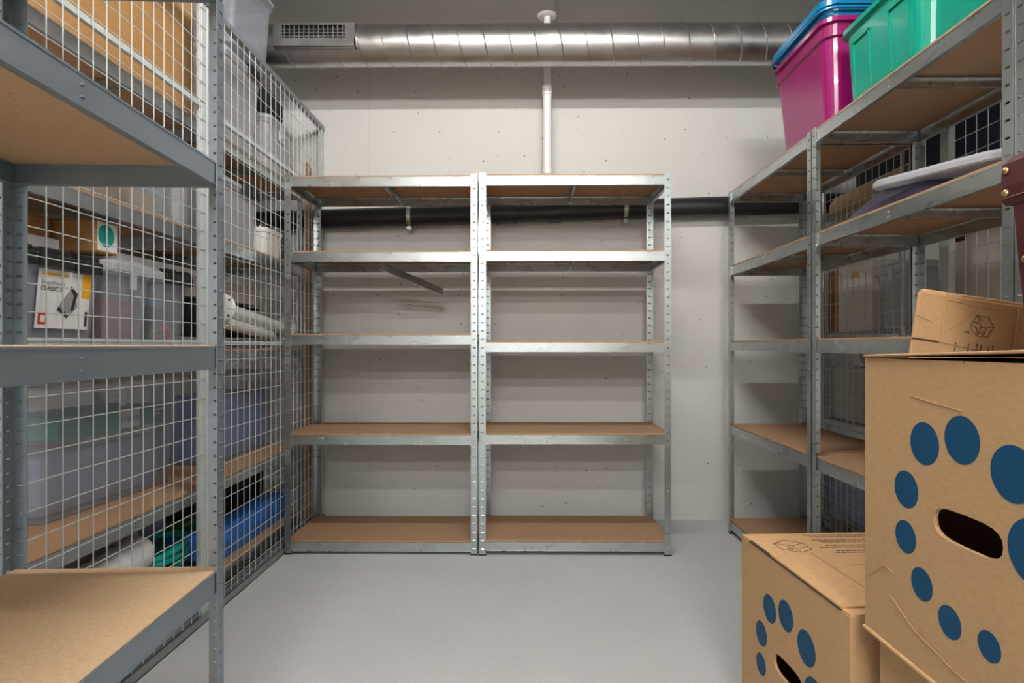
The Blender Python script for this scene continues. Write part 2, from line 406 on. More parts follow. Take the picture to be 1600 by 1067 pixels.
# air grille on the duct
g = thing('air_grille', 'rectangular steel air grille with black openings on the duct at left', 'vent', (-1.238, 2.925, 2.462))
b = MB(); W, Hh = .405, .112
b.box(0, .045, 0, .010, .030, Hh); b.box(W - .05, W, 0, .010, .030, Hh); b.box(.045, W - .05, 0, .010, Hh - .010, Hh); b.box(0, W, -.004, .012, 0, .036)
b.box(0, W, .004, .09, Hh - .004, Hh); b.box(0, W, .004, .055, 0, .004); b.box(0, .004, .004, .085, 0, Hh); b.box(W - .004, W, -.004, .085, 0, Hh)
b.build('frame', M['duct'], g)
b = MB()
for i in range(13): x = .045 + (W - .095) * (i + .5) / 13; b.box(x - .0022, x + .0022, .002, .012, .036, Hh - .010)
for i in range(1, 4): z = .036 + (Hh - .046) * i / 4; b.box(.045, W - .05, .010, .016, z - .0015, z + .0015)
b.build('grid_bars', M['duct'], g)
MB().box(.045, W - .05, .019, .021, .036, Hh - .008).build('dark_opening', M['black_plastic'], g, label='black opening behind the grid')

# white vertical pipe
px, py = .123, 3.285
t = thing('drain_pipe', 'white vertical plastic pipe from the ceiling to behind the right back rack', 'pipe', (px, py, 0))
MB().tube([(0, 0, 1.80), (0, 0, 2.40)], .0235, 24).build('lower_pipe', M['white_pipe'], t)
MB().tube([(0, 0, 2.40), (0, 0, CZ - .002)], .0185, 24).build('upper_pipe', M['white_pipe'], t)
MB().tube([(0, 0, 2.365), (0, 0, 2.415)], .028, 24).build('collar', M['white_pipe'], t)
MB().tube([(0, 0, 1.93), (0, 0, 1.965)], .028, 24).build('collar', M['white_pipe'], t)
b = MB(); b.lathe([(.019, CZ - .010), (.05, CZ - .008), (.056, CZ - .001)], 28); b.build('ceiling_flange', M['white_pipe'], t)
t = tag(MB().tube([(.165, 1.6, CZ - .004), (.172, 3.20, CZ - .004), (.172, WY - .004, CZ - .006)], .004, 6).build('cable', M['grey_ink']), 'thin grey cable running along ceiling beside the white pipe', 'cable')

# black drain pipe with sockets and clamps
t = thing('black_drain_pipe', 'thick black drain pipe running along back wall behind the racks', 'pipe', (0, 3.355, 1.735))
slope = .030
P = lambda x: (x, 0, slope * x)
MB().tube([P(-1.9), P(2.9)], .0545, 32).build('pipe_body', M['black_pipe'], t)
for x0, x1, r in ((-.165, -.145, .0605), (-.16, -.06, .0575), (-.065, -.045, .061), (.13, .15, .0605), (.15, .19, .0585), (.185, .20, .0605)):
    MB().tube([P(x0), P(x1)], r, 32).build('pipe_socket', M['black_plastic'], t)
for xc in (-.645, .560):
    b = MB()
    for k in range(24):
        a0 = PI * .45 + 1.1 * PI * k / 24; a1 = PI * .45 + 1.1 * PI * (k + 1) / 24
        rr0, rr1 = .0555, .0595
        q = lambda a, r, x: (x, -r * math.sin(a - PI * .5 + PI * .45 - .5) if False else -r * math.cos(a - PI), slope * xc + r * math.sin(a - PI) * -1)
        for r in (rr0, rr1):
            b.add([q(a0, r, xc - .011), q(a0, r, xc + .011), q(a1, r, xc + .011), q(a1, r, xc - .011)], [(0, 1, 2, 3)])
    c = b.build('clamp', M['galv'], t)
    MB().box(xc - .014, xc + .014, -.030, .03, slope * xc - .074, slope * xc - .062).box(xc - .006, xc + .006, -.022, -.006, slope * xc - .080, slope * xc - .056).build('clamp_bolt', M['galv'], c)

# ------------------------------------------------------------------ bins and tubs
def tub_rings(w, d, h, tw, td, r, wall=.003, rim=.014, rimh=.022):
    o = [rr(w, d, r, 0), rr(w + .008, d + .008, r + .004, .008), rr(tw, td, r + .012, h - rimh)]
    o += [rr(tw + 2 * rim, td + 2 * rim, r + .02, h - rimh + .004), rr(tw + 2 * rim, td + 2 * rim, r + .02, h - .002), rr(tw + 2 * rim - .006, td + 2 * rim - .006, r + .018, h)]
    o += [rr(tw, td, r + .012, h), rr(tw - 2 * wall, td - 2 * wall, r + .010, h - .006), rr(w - 2 * wall, d - 2 * wall, r, wall)]
    return o
def tub_body(w, d, h, tw, td, r=.03, **k):
    b = MB(); b.loft(tub_rings(w, d, h, tw, td, r, **k), smooth=False); return b

def lid_mb(w, d, r=.03, h=.03, dome=.006):
    b = MB()
    b.loft([rr(w, d, r, 0), rr(w, d, r, h * .5), rr(w - .008, d - .008, r, h * .7), rr(w - .03, d - .03, r * .9, h * .75), rr(w - .05, d - .05, r * .8, h), rr(w - .09, d - .09, r * .6, h), rr(w - .10, d - .10, r * .6, h - dome)])
    return b

def bin_clear(label, loc, w, d, h, lidh=.03, m='clear', clips=None, taper=.03, rot=0, clipm='black_plastic', group='clear storage bins', side='x', lidm='clear_lid'):
    """w along x (depth into the shelf), d along y; loc = centre of the base; clips on the +x side"""
    t = thing('storage_bin', label, 'storage bin', loc, (0, 0, rot), group)
    tw, td = w, d
    b = MB()
    b.loft([rr(tw - 2 * taper, td - 2 * taper, .02, 0), rr(tw - 2 * taper + .006, td - 2 * taper + .006, .024, .006), rr(tw, td, .028, h - lidh - .018), rr(tw + .018, td + .018, .032, h - lidh - .016), rr(tw + .018, td + .018, .032, h - lidh),
            rr(tw - .006, td - .006, .026, h - lidh), rr(tw - 2 * taper - .004, td - 2 * taper - .004, .02, .004)])
    b.build('bin_body', M[m], t)
    lid_mb(tw + .028, td + .028, .034, lidh).build('lid', M[lidm], t, (0, 0, h - lidh))
    if clips:
        for (a, c) in clips:
            k = MB(); x = (tw + .028) / 2
            k.bbox(x - .004, x + .010, a, c, h - lidh - .016, h - lidh * .35, .004, 2)
            k.bbox(x - .03, x + .006, a + .01, c - .01, h - lidh * .4, h + .006, .004, 2)
            k.build('lid_clip', M[clipm], t)
    else:
        k = MB(); x = (tw + .018) / 2
        k.bbox(x - .004, x + .004, -.014, .014, h - lidh - .055, h - lidh + .004, .002, 1).build('lid_clip', M[lidm], t)
    return t

def carton(name, label, cat, x0, x1, y0, y1, z0, z1, m, group=None, b=.004, flapgap=True):
    t = thing(name, label, cat, ((x0 + x1) / 2, (y0 + y1) / 2, z0), group=group)
    w, d, h = (x1 - x0) / 2, (y1 - y0) / 2, z1 - z0
    MB().bbox(-w, w, -d, d, 0, h - .004, b, 2).build('carton_body', M[m], t)
    if flapgap:
        MB().box(-w + .001, w - .001, -d + .001, -.0015, h - .004, h).build('top_flap', M[m], t)
        MB().box(-w + .001, w - .001, .0015, d - .001, h - .004, h).build('top_flap', M[m], t)
    return t

# opaque tubs on the right racks
t = thing('storage_tub', 'magenta plastic tub on top of the far right rack', 'storage tub', (1.290, 2.385, 1.80), group='coloured plastic tubs')
tub_body(.355, .385, .37, .415, .455, .04).build('tub_body', M['magenta'], t)
b = MB(); b.loft([rr(.409, .449, .05, .30), rr(.427, .467, .056, .304), rr(.429, .469, .056, .316), rr(.411, .451, .05, .318)], False, False); b.build('rim_band', M['magenta'], t)
t = thing('storage_tub', 'bright blue plastic tub nested inside the magenta tub', 'storage tub', (1.290, 2.385, 1.865), group='coloured plastic tubs')
tub_body(.345, .375, .37, .402, .442, .04, rim=.024, rimh=.03).build('tub_body', M['cyan'], t)
b = MB(); b.loft([rr(.452, .492, .062, .325), rr(.462, .502, .062, .327), rr(.462, .502, .062, .334), rr(.45, .49, .062, .337)], False, False); b.build('rim_band', M['cyan'], t)
t = thing('storage_tub', 'teal green plastic tub on top of rack beside the magenta tub', 'storage tub', (1.288, 1.875, 1.80), group='coloured plastic tubs')
tub_body(.345, .385, .262, .375, .425, .04).build('tub_body', M['teal'], t)
for (ya, yb) in ((.05, .145), (-.145, -.05)):
    T = Matrix.Translation((-.1775, 0, .02)) @ Matrix.Rotation(math.radians(-3.6), 4, 'Y')
    b = MB(); b.box(-.003, .003, ya, ya + .006, 0, .185, T); b.box(-.003, .003, yb - .006, yb, 0, .185, T); b.box(-.003, .003, ya, yb, .180, .188, T)
    b.build('side_rib', M['teal'], t)

# lids on the second shelf of the near right rack
t = thing('bin_lid', 'dark purple tray-like lid lying on the right rack shelf beneath the clear lid', 'lid', (1.262, 1.855, 1.4135), (0, 0, 0), 'loose lids')
b = MB()
wedge = lambda ring, dz: [Vector((v.x, v.y, .0365 + (v.y + .20) * .1207 + dz)) for v in ring]
b.loft([rr(.325, .48, .05, 0), rr(.33, .485, .055, .003), rr(.32, .475, .05, .012), wedge(rr(.29, .285, .05, 0, cy=-.06), -.004), wedge(rr(.275, .27, .05, 0, cy=-.06), 0)], True, True)
b.build('lid_shell', M['purple'], t)
t = thing('bin_lid', 'clear frosted lid lying sloped over the purple lid on right rack', 'lid', (1.258, 1.655, 1.4545), (math.radians(6.88), 0, 0), 'loose lids')
b = MB(); b.loft([rr(.325, .60, .09, 0), rr(.335, .61, .095, .004), rr(.335, .61, .095, .016), rr(.32, .595, .09, .025), rr(.295, .57, .08, .027), rr(.28, .555, .075, .008), rr(.20, .46, .06, .006)], True, True)
b.build('lid_shell', M['clear_lid'], t)

# ------------------------------------------------------------------ moving boxes
DOTS = [(.161, .842, .0328), (.240, .860, .0341), (.329, .831, .0366), (.117, .761, .0297), (.1155, .684, .026), (.155, .623, .025), (.216, .592, .0234), (.290, .594, .0200), (.362, .742, .0415)]
def moving_box(label, loc, rz, Lh, Wd, H, top='closed'):
    """printed face in the local plane x = 0 facing -x; its far top corner at local (0, 0, H); runs towards -y"""
    t = thing('moving_box', label, 'cardboard box', loc, (0, 0, rz), 'cardboard moving boxes')
    th = .007
    # printed wall with a real hand hole
    bm = bmesh.new()
    outer = [(0, 0), (-Lh, 0), (-Lh, H), (0, H)]
    hole = []
    cy, cz, hw, hh = -.247, H - .235, .066, .0235
    for k in range(20):
        a = 2 * PI * k / 20; sg = lambda v: (1 if v > 0 else -1) if abs(v) > 1e-9 else 0
        hole.append((cy + hw * sg(math.cos(a)) * abs(math.cos(a)) ** .55, cz + hh * sg(math.sin(a)) * abs(math.sin(a)) ** .75))
    es = []
    for lp in (outer, hole):
        vs = [bm.verts.new((0, y, z)) for y, z in lp]
        es += [bm.edges.new((vs[i], vs[(i + 1) % len(vs)])) for i in range(len(vs))]
    bmesh.ops.triangle_fill(bm, edges=es, use_beauty=True)
    ex = bmesh.ops.extrude_face_region(bm, geom=bm.faces[:])
    for v in ex['geom']:
        if isinstance(v, bmesh.types.BMVert): v.co.x += th
    bmesh.ops.recalc_face_normals(bm, faces=bm.faces[:])
    me = bpy.data.meshes.new('printed_wall'); bm.to_mesh(me); bm.free(); me.materials.append(M['card'])
    pw = link('printed_wall', me, t)
    for (y, z, r) in DOTS:
        zz = H - .967 + z
        poly = [(-y + r * math.cos(2 * PI * k / 40), zz + r * math.sin(2 * PI * k / 40)) for k in range(40)]
        b = MB(); b.prism(poly, 'x', -.0006, .0002); b.build('printed_dot', M['blue_ink'], pw, label='round blue printed dot')
    b = MB()
    b.box(th, Wd, -Lh, -Lh + th, 0, H); b.box(th, Wd, -th, 0, 0, H); b.box(Wd - th, Wd, -Lh + th, -th, 0, H); b.box(th, Wd - th, -Lh + th, -th, 0, th)
    b.build('carton_walls', M['card'], t)
    return t
BL, BW, BH = .494, .38, .480
# lower box
t2 = moving_box('lower cardboard moving box standing on floor with blue dot print and printed lid', (.582, 1.612, 0), math.radians(3.3), BL - .01, BW + .05, BH)
b = MB(); w2 = BW + .05
b.box(.002, w2, -BL + .012, 0, BH, BH + .004)
b.box(.0, w2 - .002, -.455, -.165, BH + .0042, BH + .008)
o = b.build('top_flap', M['card_light'], t2)
MB().box(-.0015, .006, -BL + .04, -.05, BH + .0005, BH + .0042).build('flap_edge', M['hole'], o)
MB().box(.155, .30, -.245, -.242, BH + .008, BH + .0088).box(.10, .104, -.40, -.165, BH + .008, BH + .009).build('flap_seam', M['card'], o)
# printed cube drawing and small print on the lid
def strokes(segs, wdt, P, parent, name, m, hgt=.0004):
    b = MB()
    for (x0, y0, x1, y1) in segs:
        d = Vector((x1 - x0, y1 - y0)); n = Vector((-d.y, d.x)).normalized() * wdt / 2
        q = [(x0 + n.x, y0 + n.y), (x1 + n.x, y1 + n.y), (x1 - n.x, y1 - n.y), (x0 - n.x, y0 - n.y)]
        b.add([P(u, v, 0) for u, v in q] + [P(u, v, hgt) for u, v in q], [(0, 1, 2, 3), (4, 5, 6, 7), (0, 1, 5, 4), (1, 2, 6, 5), (2, 3, 7, 6), (3, 0, 4, 7)])
    return b.build(name, m, parent)
def cube_icon(s):
    hexa = [(s * math.cos(math.radians(a)), s * math.sin(math.radians(a))) for a in (30, 90, 150, 210, 270, 330)]
    segs = [(*hexa[i], *hexa[(i + 1) % 6]) for i in range(6)] + [(0, 0, *hexa[i]) for i in (0, 2, 4)]
    segs += [(-.4 * s, -.1 * s, -.2 * s, -.45 * s), (-.2 * s, -.45 * s, -.6 * s, -.5 * s), (.2 * s, -.45 * s, .6 * s, -.2 * s), (.6 * s, -.2 * s, .86 * s, -.1 * s)]
    return segs
def small_print(lines, x0, dy, lmax, h=.003, seed=1):
    R = random.Random(seed); segs = []
    for i in range(lines):
        if i % 3 == 2: continue
        x = x0 + R.random() * .03
        end = x0 + lmax * (.6 + .4 * R.random())
        while x < end:
            wd = .004 + R.random() * .012
            segs.append((x, -i * dy, x + wd, -i * dy)); x += wd + .003
    return segs
Rz = Matrix.Rotation(math.radians(20), 4, 'Z')
strokes(cube_icon(.046), .0020, lambda u, v, h: (.088 + u * .95, -.100 + v * 1.0, BH + .0042 + h), o, 'cube_drawing', M['black_ink'])
strokes(small_print(11, .150, .0135, .22, seed=3), .0042, lambda u, v, h: (u, -.018 + v * 1.0, BH + .0042 + h), o, 'small_print', M['black_ink'])

# box under the upper one, and the upper one
t3 = moving_box('cardboard box at the bottom right carrying upper dotted moving box', (.640, 1.085, 0), 0, BL, BW, BH - .004)
MB().box(.002, BW, -BL, 0, BH - .004, BH - .0005).build('top_flap', M['card'], t3)
t1 = moving_box('upper cardboard moving box with big blue dot print stacked at right edge', (.616, 1.09, BH), 0, BL, BW, .484)
T = Matrix.Translation((0, 0, .484))
b = MB(); b.box(.0, BW, -BL, -BL * .5 + .002, 0, .004, T @ Matrix.Rotation(math.radians(0), 4, 'X'))
b.box(.0, BW, -BL * .5 + .004, 0, .0, .004, T); b.build('top_flap', M['card'], t1)
b = MB(); T2 = Matrix.Translation((0, 0, .4895)) @ Matrix.Rotation(-.032, 4, 'X')
b.bbox(-.006, .24, -BL, -.004, 0, .0042, .0015, 1, T2)
b.build('folded_flap', M['card'], t1)
MB().bbox(-.004, .005, -BL, .003, -.0005, .006, .0015, 1).build('bottom_flap_edge', M['card_light'], t1)
# crushed lower corner creases
b = MB()
for pts in ([(-.0008, -.012, .10), (-.0012, -.06, .135), (-.0008, -.085, .13)], [(-.0008, -.075, .09), (-.0014, -.14, .06), (-.0014, -.22, .045), (-.0008, -.31, .035)], [(-.0008, -.13, .43), (-.001, -.18, .424), (-.0008, -.24, .418)]):
    b.tube(pts, .0008, 6)
b.build('crease', M['card'], t1)

# tilted folded box
t = thing('folded_box', 'folded moving box with printed cube drawing, leaning behind the upper box', 'cardboard box', (.755, 1.150, 1.098), (0, math.radians(8.4), 0))
b = MB(); b.bbox(0, .240, 0, .009, -.555, -.004, .003, 2); b.build('front_panel', M['card'], t)
b = MB(); b.bbox(.012, .250, .011, .020, -.545, .004, .003, 2); b.build('rear_panel', M['card_light'], t)
b = MB(); b.tube([(.051, -.0008, -.004), (.051, -.0008, -.094)], .0018, 6); b.tube([(.190, -.0008, -.010), (.190, -.0008, -.20)], .0022, 6)
b.tube([(.052, -.0006, -.076), (.075, -.0006, -.060), (.12, -.0006, -.010)], .0010, 5); b.tube([(.052, -.0006, -.012), (.12, -.0006, -.018), (.188, -.0006, -.016)], .0014, 5)
b.tube([(.0, -.0006, -.05), (.03, -.0006, -.058)], .0012, 5); b.tube([(.045, -.0006, -.094), (.13, -.0006, -.10)], .0011, 5)
b.build('crease', M['card'], t)
MB().box(.0, .050, -.001, .004, -.0965, -.093).build('cut_slot', M['hole'], t)
rotT = math.radians(-82)
def PT(u, v, h): return (.126 + u, -h, -.056 + v)
s_ = .025
hx = [(-.0215, .004), (-.0125, .0215), (.0095, .0215), (.0225, .0035), (.0125, -.0165), (-.0065, -.0175), (-.0185, -.008)]
segs = [(*hx[i], *hx[(i + 1) % 7]) for i in range(7)] + [(-.002, .0, -.0125, .0215), (-.002, .0, .0225, .0035), (-.002, 0, -.0065, -.0175), (.0085, .0, .006, -.010), (.006, -.010, .001, -.0175), (-.0125, .0215, .0, .012), (-.018, .003, -.010, -.002), (-.010, -.002, -.008, -.014)]
strokes(segs, .0010, PT, t, 'cube_drawing', M['black_ink'])
text('printed_text', '5', .013, M['black_ink'], t, (.099, -.0004, -.068), (PI / 2, math.radians(-90), 0))
text('printed_text', 'D', .009, M['black_ink'], t, (.129, -.0004, -.0655), (PI / 2, math.radians(-90), 0))
text('printed_text', 'E', .009, M['black_ink'], t, (.114, -.0004, -.048), (PI / 2, math.radians(-70), 0))
R = random.Random(5); segs = []
for i, x in enumerate((-.045, -.020, -.004, .004, .018, .026, .046, .052)):
    z = -.030 - R.random() * .008
    while z > -.075 - .02 * R.random():
        wd = .002 + R.random() * .006; segs.append((x, z, x - .0003, z - wd)); z -= wd + .002
strokes(segs, .0024, PT, t, 'small_print', M['black_ink'])

# ------------------------------------------------------------------ maroon leather bag
t = thing('leather_bag', 'maroon leather bag with brass snaps standing on the upper box', 'bag', (.795, .93, .985))
b = MB()
prof = [(.009, 0), (.005, .06), (-.004, .14), (-.010, .21), (-.013, .26), (.0, .30), (.26, .30), (.27, .15), (.25, 0)]
rings = []
for yy, k in ((-.045, .95), (-.037, 1), (.037, 1), (.045, .95)):
    cx, cz = .13, .15
    rings.append([Vector((cx + (x - cx) * k, yy, max(0, cz + (z - cz) * k))) for x, z in prof])
b.loft(rings); b.build('bag_body', M['leather'], t)
b = MB()
prof = [(-.018, .238), (-.020, .262), (-.018, .298), (-.002, .312), (.03, .324), (.09, .336), (.26, .34), (.26, .27), (.06, .266), (.028, .250), (.006, .232), (-.012, .232)]
rings = []
for yy, k in ((-.062, .955), (-.060, .98), (-.052, 1), (.052, 1), (.058, .97)):
    cx, cz = .12, .28
    rings.append([Vector((cx + (x - cx) * k, yy, cz + (z - cz) * k)) for x, z in prof])
b.loft(rings); b.build('flap', M['leather'], t)
for (x, y, z) in ((-.0195, .044, .287), (-.0195, .044, .251), (-.0045, .024, .142)):
    T = Matrix.Translation((x, y, z)) @ Matrix.Rotation(-PI / 2, 4, 'Y')
    MB().lathe([(.0, .004), (.003, .0037), (.0050, .0025), (.006, 0)], 16, T).build('snap', M['brass'], t, label='round brass snap')
MB().tube([(-.0192, -.05, .243), (-.0192, .05, .243)], .0009, 6).build('stitching', M['brass'], t)

# ------------------------------------------------------------------ left storage bay
# upper shelf
carton('carton', 'large plain cardboard carton on top shelf behind the left fence', 'cardboard box', -1.62, -1.245, 1.42, 2.24, 1.831, 2.42, 'card_old', b=.006)
bin_clear('tall clear bin on the top shelf behind left fence', (-1.44, 2.685, 1.831), .34, .36, .44, clips=((.02, .14),), m='clear_soft')
bin_clear('clear bin stacked highest at upper left, above the fence top', (-1.40, 2.690, 2.280), .36, .37, .36, m='clear', taper=.02)
t = bin_clear('beige frosted bin with red and white label on top shelf near back wall', (-1.42, 3.055, 1.831), .34, .30, .30, m='clear_soft', taper=.012)
lb = MB().box(.1735, .176, -.035, .030, .200, .246).build('label_card', M['paper'], t)
MB().box(.1755, .1768, -.03, .0, .224, .242).build('label_print', M['red'], lb)
MB().box(.1755, .1768, -.03, .02, .206, .214).build('label_print', M['grey_ink'], lb)
b = MB(); b.bbox(-.13, .13, -.13, .13, 0, .15, .04, 3); o = b.build('cloth_bag', M['dark_cloth'], None, (-1.40, 3.03, 2.133)); tag(o, 'black cloth bag lying on the beige frosted bin', 'bag')
# second shelf
t = bin_clear('small clear bin with ochre packets on second shelf behind left fence', (-1.36, 1.955, 1.419), .28, .19, .26, taper=.012, m='clear')
tag(MB().bbox(-.10, .11, -.07, .07, 0, .07, .008, 2).build('packet', M['ochre'], None, (-1.36, 1.955, 1.426)), 'ochre packets inside the small clear bin on second shelf', 'packet')
bin_clear('small clear bin with pale blue side, right of the ochre packets', (-1.36, 2.185, 1.419), .28, .19, .26, taper=.012, m='clear_soft')
bin_clear('tall clear bin with black clips on second shelf behind the left fence', (-1.42, 2.64, 1.419), .32, .34, .29, clips=((-.02, .06), (.08, .15)), m='clear_soft', taper=.012)
t = thing('bucket', 'small white plastic bucket beside the tall clipped bin', 'bucket', (-1.335, 2.935, 1.419))
b = MB(); b.loft([rr(.19, .19, .03, 0), rr(.205, .205, .032, .115)], True, True); b.build('bucket_body', M['white_paint'], t)
b = MB(); b.loft([rr(.215, .215, .035, .115), rr(.217, .217, .035, .135), rr(.205, .205, .03, .138)], True, True); b.build('lid', M['white_paint'], t)
for i, (x, y, r, h) in enumerate(((-1.30, 3.09, .038, .17), (-1.39, 3.12, .042, .20), (-1.30, 3.175, .036, .16))):
    t = thing('glass_jar', ('glass jar nearest the white bucket', 'tall smoked glass jar behind the others by the wooden battens', 'glass jar beside the wooden battens at back wall')[i], 'jar', (x, y, 1.419), group='glass jars on the second shelf')
    MB().lathe([(0, 0), (r, 0), (r, h * .75), (r * .6, h * .88), (r * .6, h)], 20).build('jar_body', M['glass_dark'], t)
    MB().lathe([(r * .66, h * .93), (r * .66, h + .012), (0, h + .012)], 20).build('jar_cap', M['galv'], t)
t = thing('cooking_pot', 'dark metal pot behind the white bucket', 'pot', (-1.555, 2.99, 1.419))
MB().lathe([(0, 0), (.09, 0), (.10, .01), (.10, .19), (.105, .195), (.095, .19), (.093, .012), (0, .01)], 28).build('pot_body', M['galv_dark'], t)
MB().lathe([(.105, .196), (.07, .215), (.02, .222), (.018, .24), (0, .242)], 28).build('pot_lid', M['galv_dark'], t)
# third shelf
zc = .976
t = bin_clear('clear bin with black clips and a white printed label behind left fence', (-1.44, 1.565, zc), .38, .385, .262, clips=((-.165, -.07), (-.06, .055), (.065, .165)), taper=.02, lidh=.028)
X0 = .176
T_ = Matrix.Identity(4)
lab = MB().box(0, .002, 0, .185, 0, .155).build('label_card', M['paper'], t, (X0 + .006, -.046, .060), (0, math.radians(5), 0))
MB().box(.002, .0026, .152, .185, .088, .155).build('label_print', M['orange'], lab)
MB().box(.002, .0026, .008, .036, .010, .042).build('label_print', M['red'], lab)
MB().box(.0024, .003, .014, .030, .016, .034).build('label_print', M['paper'], lab)
MB().box(.002, .0026, .012, .10, .140, .146).build('label_print', M['orange'], lab)
MB().prism([(.07, .052), (.105, .030), (.14, .062), (.128, .098), (.112, .11), (.08, .072)], 'x', .002, .0026).build('label_print', M['grey_ink'], lab)
MB().prism([(.068, .050), (.104, .028), (.107, .038), (.072, .06)], 'x', .0024, .0031).build('label_print', M['black_ink'], lab)
MB().prism([(.115, .05), (.124, .05), (.138, .098), (.112, .118), (.108, .110), (.124, .092)], 'x', .0024, .0031).build('label_print', M['black_ink'], lab)
MB().box(.002, .0026, .170, .180, .008, .05).build('label_print', M['black_ink'], lab)
RF = (PI / 2, 0, PI / 2)
text('label_text', 'SmartStore', .017, M['grey_ink'], lab, (.0025, .010, .120), RF, align='LEFT')
text('label_text', 'CLASSIC 31', .0155, M['black_ink'], lab, (.0025, .010, .104), RF, align='LEFT')
tag(MB().bbox(-.15, .15, -.15, .14, 0, .10, .02, 2).build('folded_cloth', M['grey_cloth'], None, (-1.44, 1.565, zc + .006)), 'grey cloth folded in the bin with printed label', 'cloth')
t = bin_clear('clear bin with rounded white lid and brown knitwear, behind left fence', (-1.43, 1.885, zc), .36, .205, .285, taper=.016, lidh=.04, m='clear')
tag(MB().bbox(-.14, .15, -.075, .075, 0, .155, .03, 3).build('knitwear', M['rust'], None, (-1.43, 1.885, zc + .006)), 'brown knitwear inside the white-lidded clear bin', 'knitwear')
t = bin_clear('clear bin with black clips and coloured toys, right of the white-lidded bin', (-1.43, 2.118, zc), .36, .19, .275, clips=((-.075, -.005), (.01, .085)), taper=.016, lidh=.03, m='clear')
for i, (y, r, m, z) in enumerate(((2.075, .035, 'green', .05), (2.125, .04, 'red', .05))):
    b = MB(); b.lathe([(0, -.015), (r * .6, -.015), (r, -.008), (r, .008), (r * .6, .015), (r * .55, .0)], 24, Matrix.Rotation(PI / 2, 4, 'Y'))
    tag(b.build('tape_roll', M[m], None, (-1.292, y, zc + .006 + r), (0, 0, 0)), ('green ring toy low inside the clipped clear bin', 'red ring toy low inside the clipped clear bin')[i], 'toy', 'ring toys in the clear bin')
tag(MB().bbox(-.11, .13, -.065, .065, 0, .018, .006, 2).build('packet', M['light_blue'], None, (-1.44, 2.105, zc + .155)), 'light blue packet high inside the clipped clear bin', 'packet')
tag(MB().bbox(-.11, .12, -.065, .065, 0, .14, .01, 2).build('folded_cloth', M['navy_cloth'], None, (-1.47, 2.105, zc + .006)), 'navy cloth filling the clipped clear bin with toys', 'cloth')
t = carton('carton', 'brown carton with round teal sticker on the third shelf bins', 'cardboard box', -1.45, -1.25, 1.725, 1.825, zc + .289, zc + .385, 'card_old')
c_ = MB().box(.100, .1008, -.038, .046, .006, .090).build('sticker', M['paper'], t)
b = MB(); b.prism([(-.036 + .034 + .034 * math.cos(2 * PI * k / 28), .052 + .034 * math.sin(2 * PI * k / 28)) for k in range(28)], 'x', .1006, .1014); b.build('sticker_print', M['teal_print'], c_)
carton('carton', 'flat brown carton lying on the bin with printed label', 'cardboard box', -1.60, -1.36, 1.45, 1.70, zc + .270, zc + .38, 'card_old')
carton('carton', 'slim grey-green carton on black clips of the labelled bin', 'cardboard box', -1.345, -1.285, 1.50, 1.64, zc + .270, zc + .305, 'grey_panel', b=.002)
# third shelf, far half
t = thing('white_pole_mount', 'white enamelled double pole with round flange plates on third shelf', 'pole', (0, 0, 0))
A = Vector((-1.285, 2.52, 1.150)); B = Vector((-1.285, 3.185, 1.078)); dv = (B - A).normalized()
b = MB(); b.tube([A, B], .030, 24); b.build('pole', M['white_paint'], t)
b = MB(); b.tube([A + Vector((-.01, .04, -.058)), A.lerp(B, .75) + Vector((-.01, 0, -.052))], .027, 24); b.build('pole', M['white_paint'], t)
for Pp in (A, B):
    Tm = Matrix.Translation(Pp) @ dv.to_track_quat('Z', 'Y').to_matrix().to_4x4()
    b = MB(); b.lathe([(0, -.004), (.030, -.004), (.032, -.003), (.062, -.003), (.062, .003), (0, .003)], 32, Tm)
    f = b.build('flange_plate', M['white_paint'], t)
    b = MB()
    for k in range(4):
        a = PI / 4 + PI / 2 * k
        b.lathe([(0, -.0045), (.005, -.0042), (.005, -.002)], 10, Tm @ Matrix.Translation((.048 * math.cos(a), .048 * math.sin(a), 0)))
    b.build('bolt', M['black_plastic'], f)
b = MB()
for k in range(9):
    pts = [(-1.27 - .33 * (j / 12), 2.60 + .055 * k + .03 * math.sin(j * .9 + k), zc + .018 + 0.006 * (k % 2) + .006 * abs(math.sin(j * .7 + k))) for j in range(13)]
    b.tube(pts, .011, 7)
tag(b.build('cable_bundle', M['black_plastic']), 'bundle of black cables lying beneath the white pole', 'cables')
carton('hard_case', 'black hard case behind white pole on the third shelf', 'case', -1.63, -1.40, 2.47, 3.16, zc + .055, zc + .215, 'black_plastic', b=.012, flapgap=False)
carton('carton', 'long flat white carton on the black case', 'cardboard box', -1.62, -1.37, 2.45, 3.10, zc + .218, zc + .305, 'card_white')
# fourth shelf
zd = .466
t = bin_clear('big wide clear bin holding grey fabric and a teal carton behind left fence', (-1.525, 2.020, zd), .31, .62, .415, taper=.02, lidh=.04, rot=math.radians(-3))
tag(MB().bbox(-.12, .12, -.27, .27, 0, .19, .03, 2).build('folded_cloth', M['grey_cloth'], None, (-1.53, 2.02, zd + .007), (0, 0, math.radians(-3))), 'grey fabric filling the wide clear bin', 'cloth')
tag(MB().bbox(-.10, .12, -.10, .20, 0, .032, .014, 3).build('folded_cloth', M['beige_cloth'], None, (-1.53, 2.02, zd + .198), (0, 0, math.radians(-3))), 'beige fabric lying on the grey fabric in the wide bin', 'cloth')
t = thing('lamp_carton', 'teal lamp carton with a white brand panel inside the wide bin', 'cardboard box', (-1.53, 2.06, zd + .232), (0, 0, math.radians(-3)))
MB().bbox(-.10, .133, -.26, .235, 0, .072, .003, 1).build('carton_body', M['teal_print'], t)
wp = MB().box(.133, .1345, .005, .095, .004, .070).build('brand_panel', M['paper'], t)
text('brand_text', 'OSRAM', .028, M['teal_print'], wp, (.1349, .050, .034), RF)
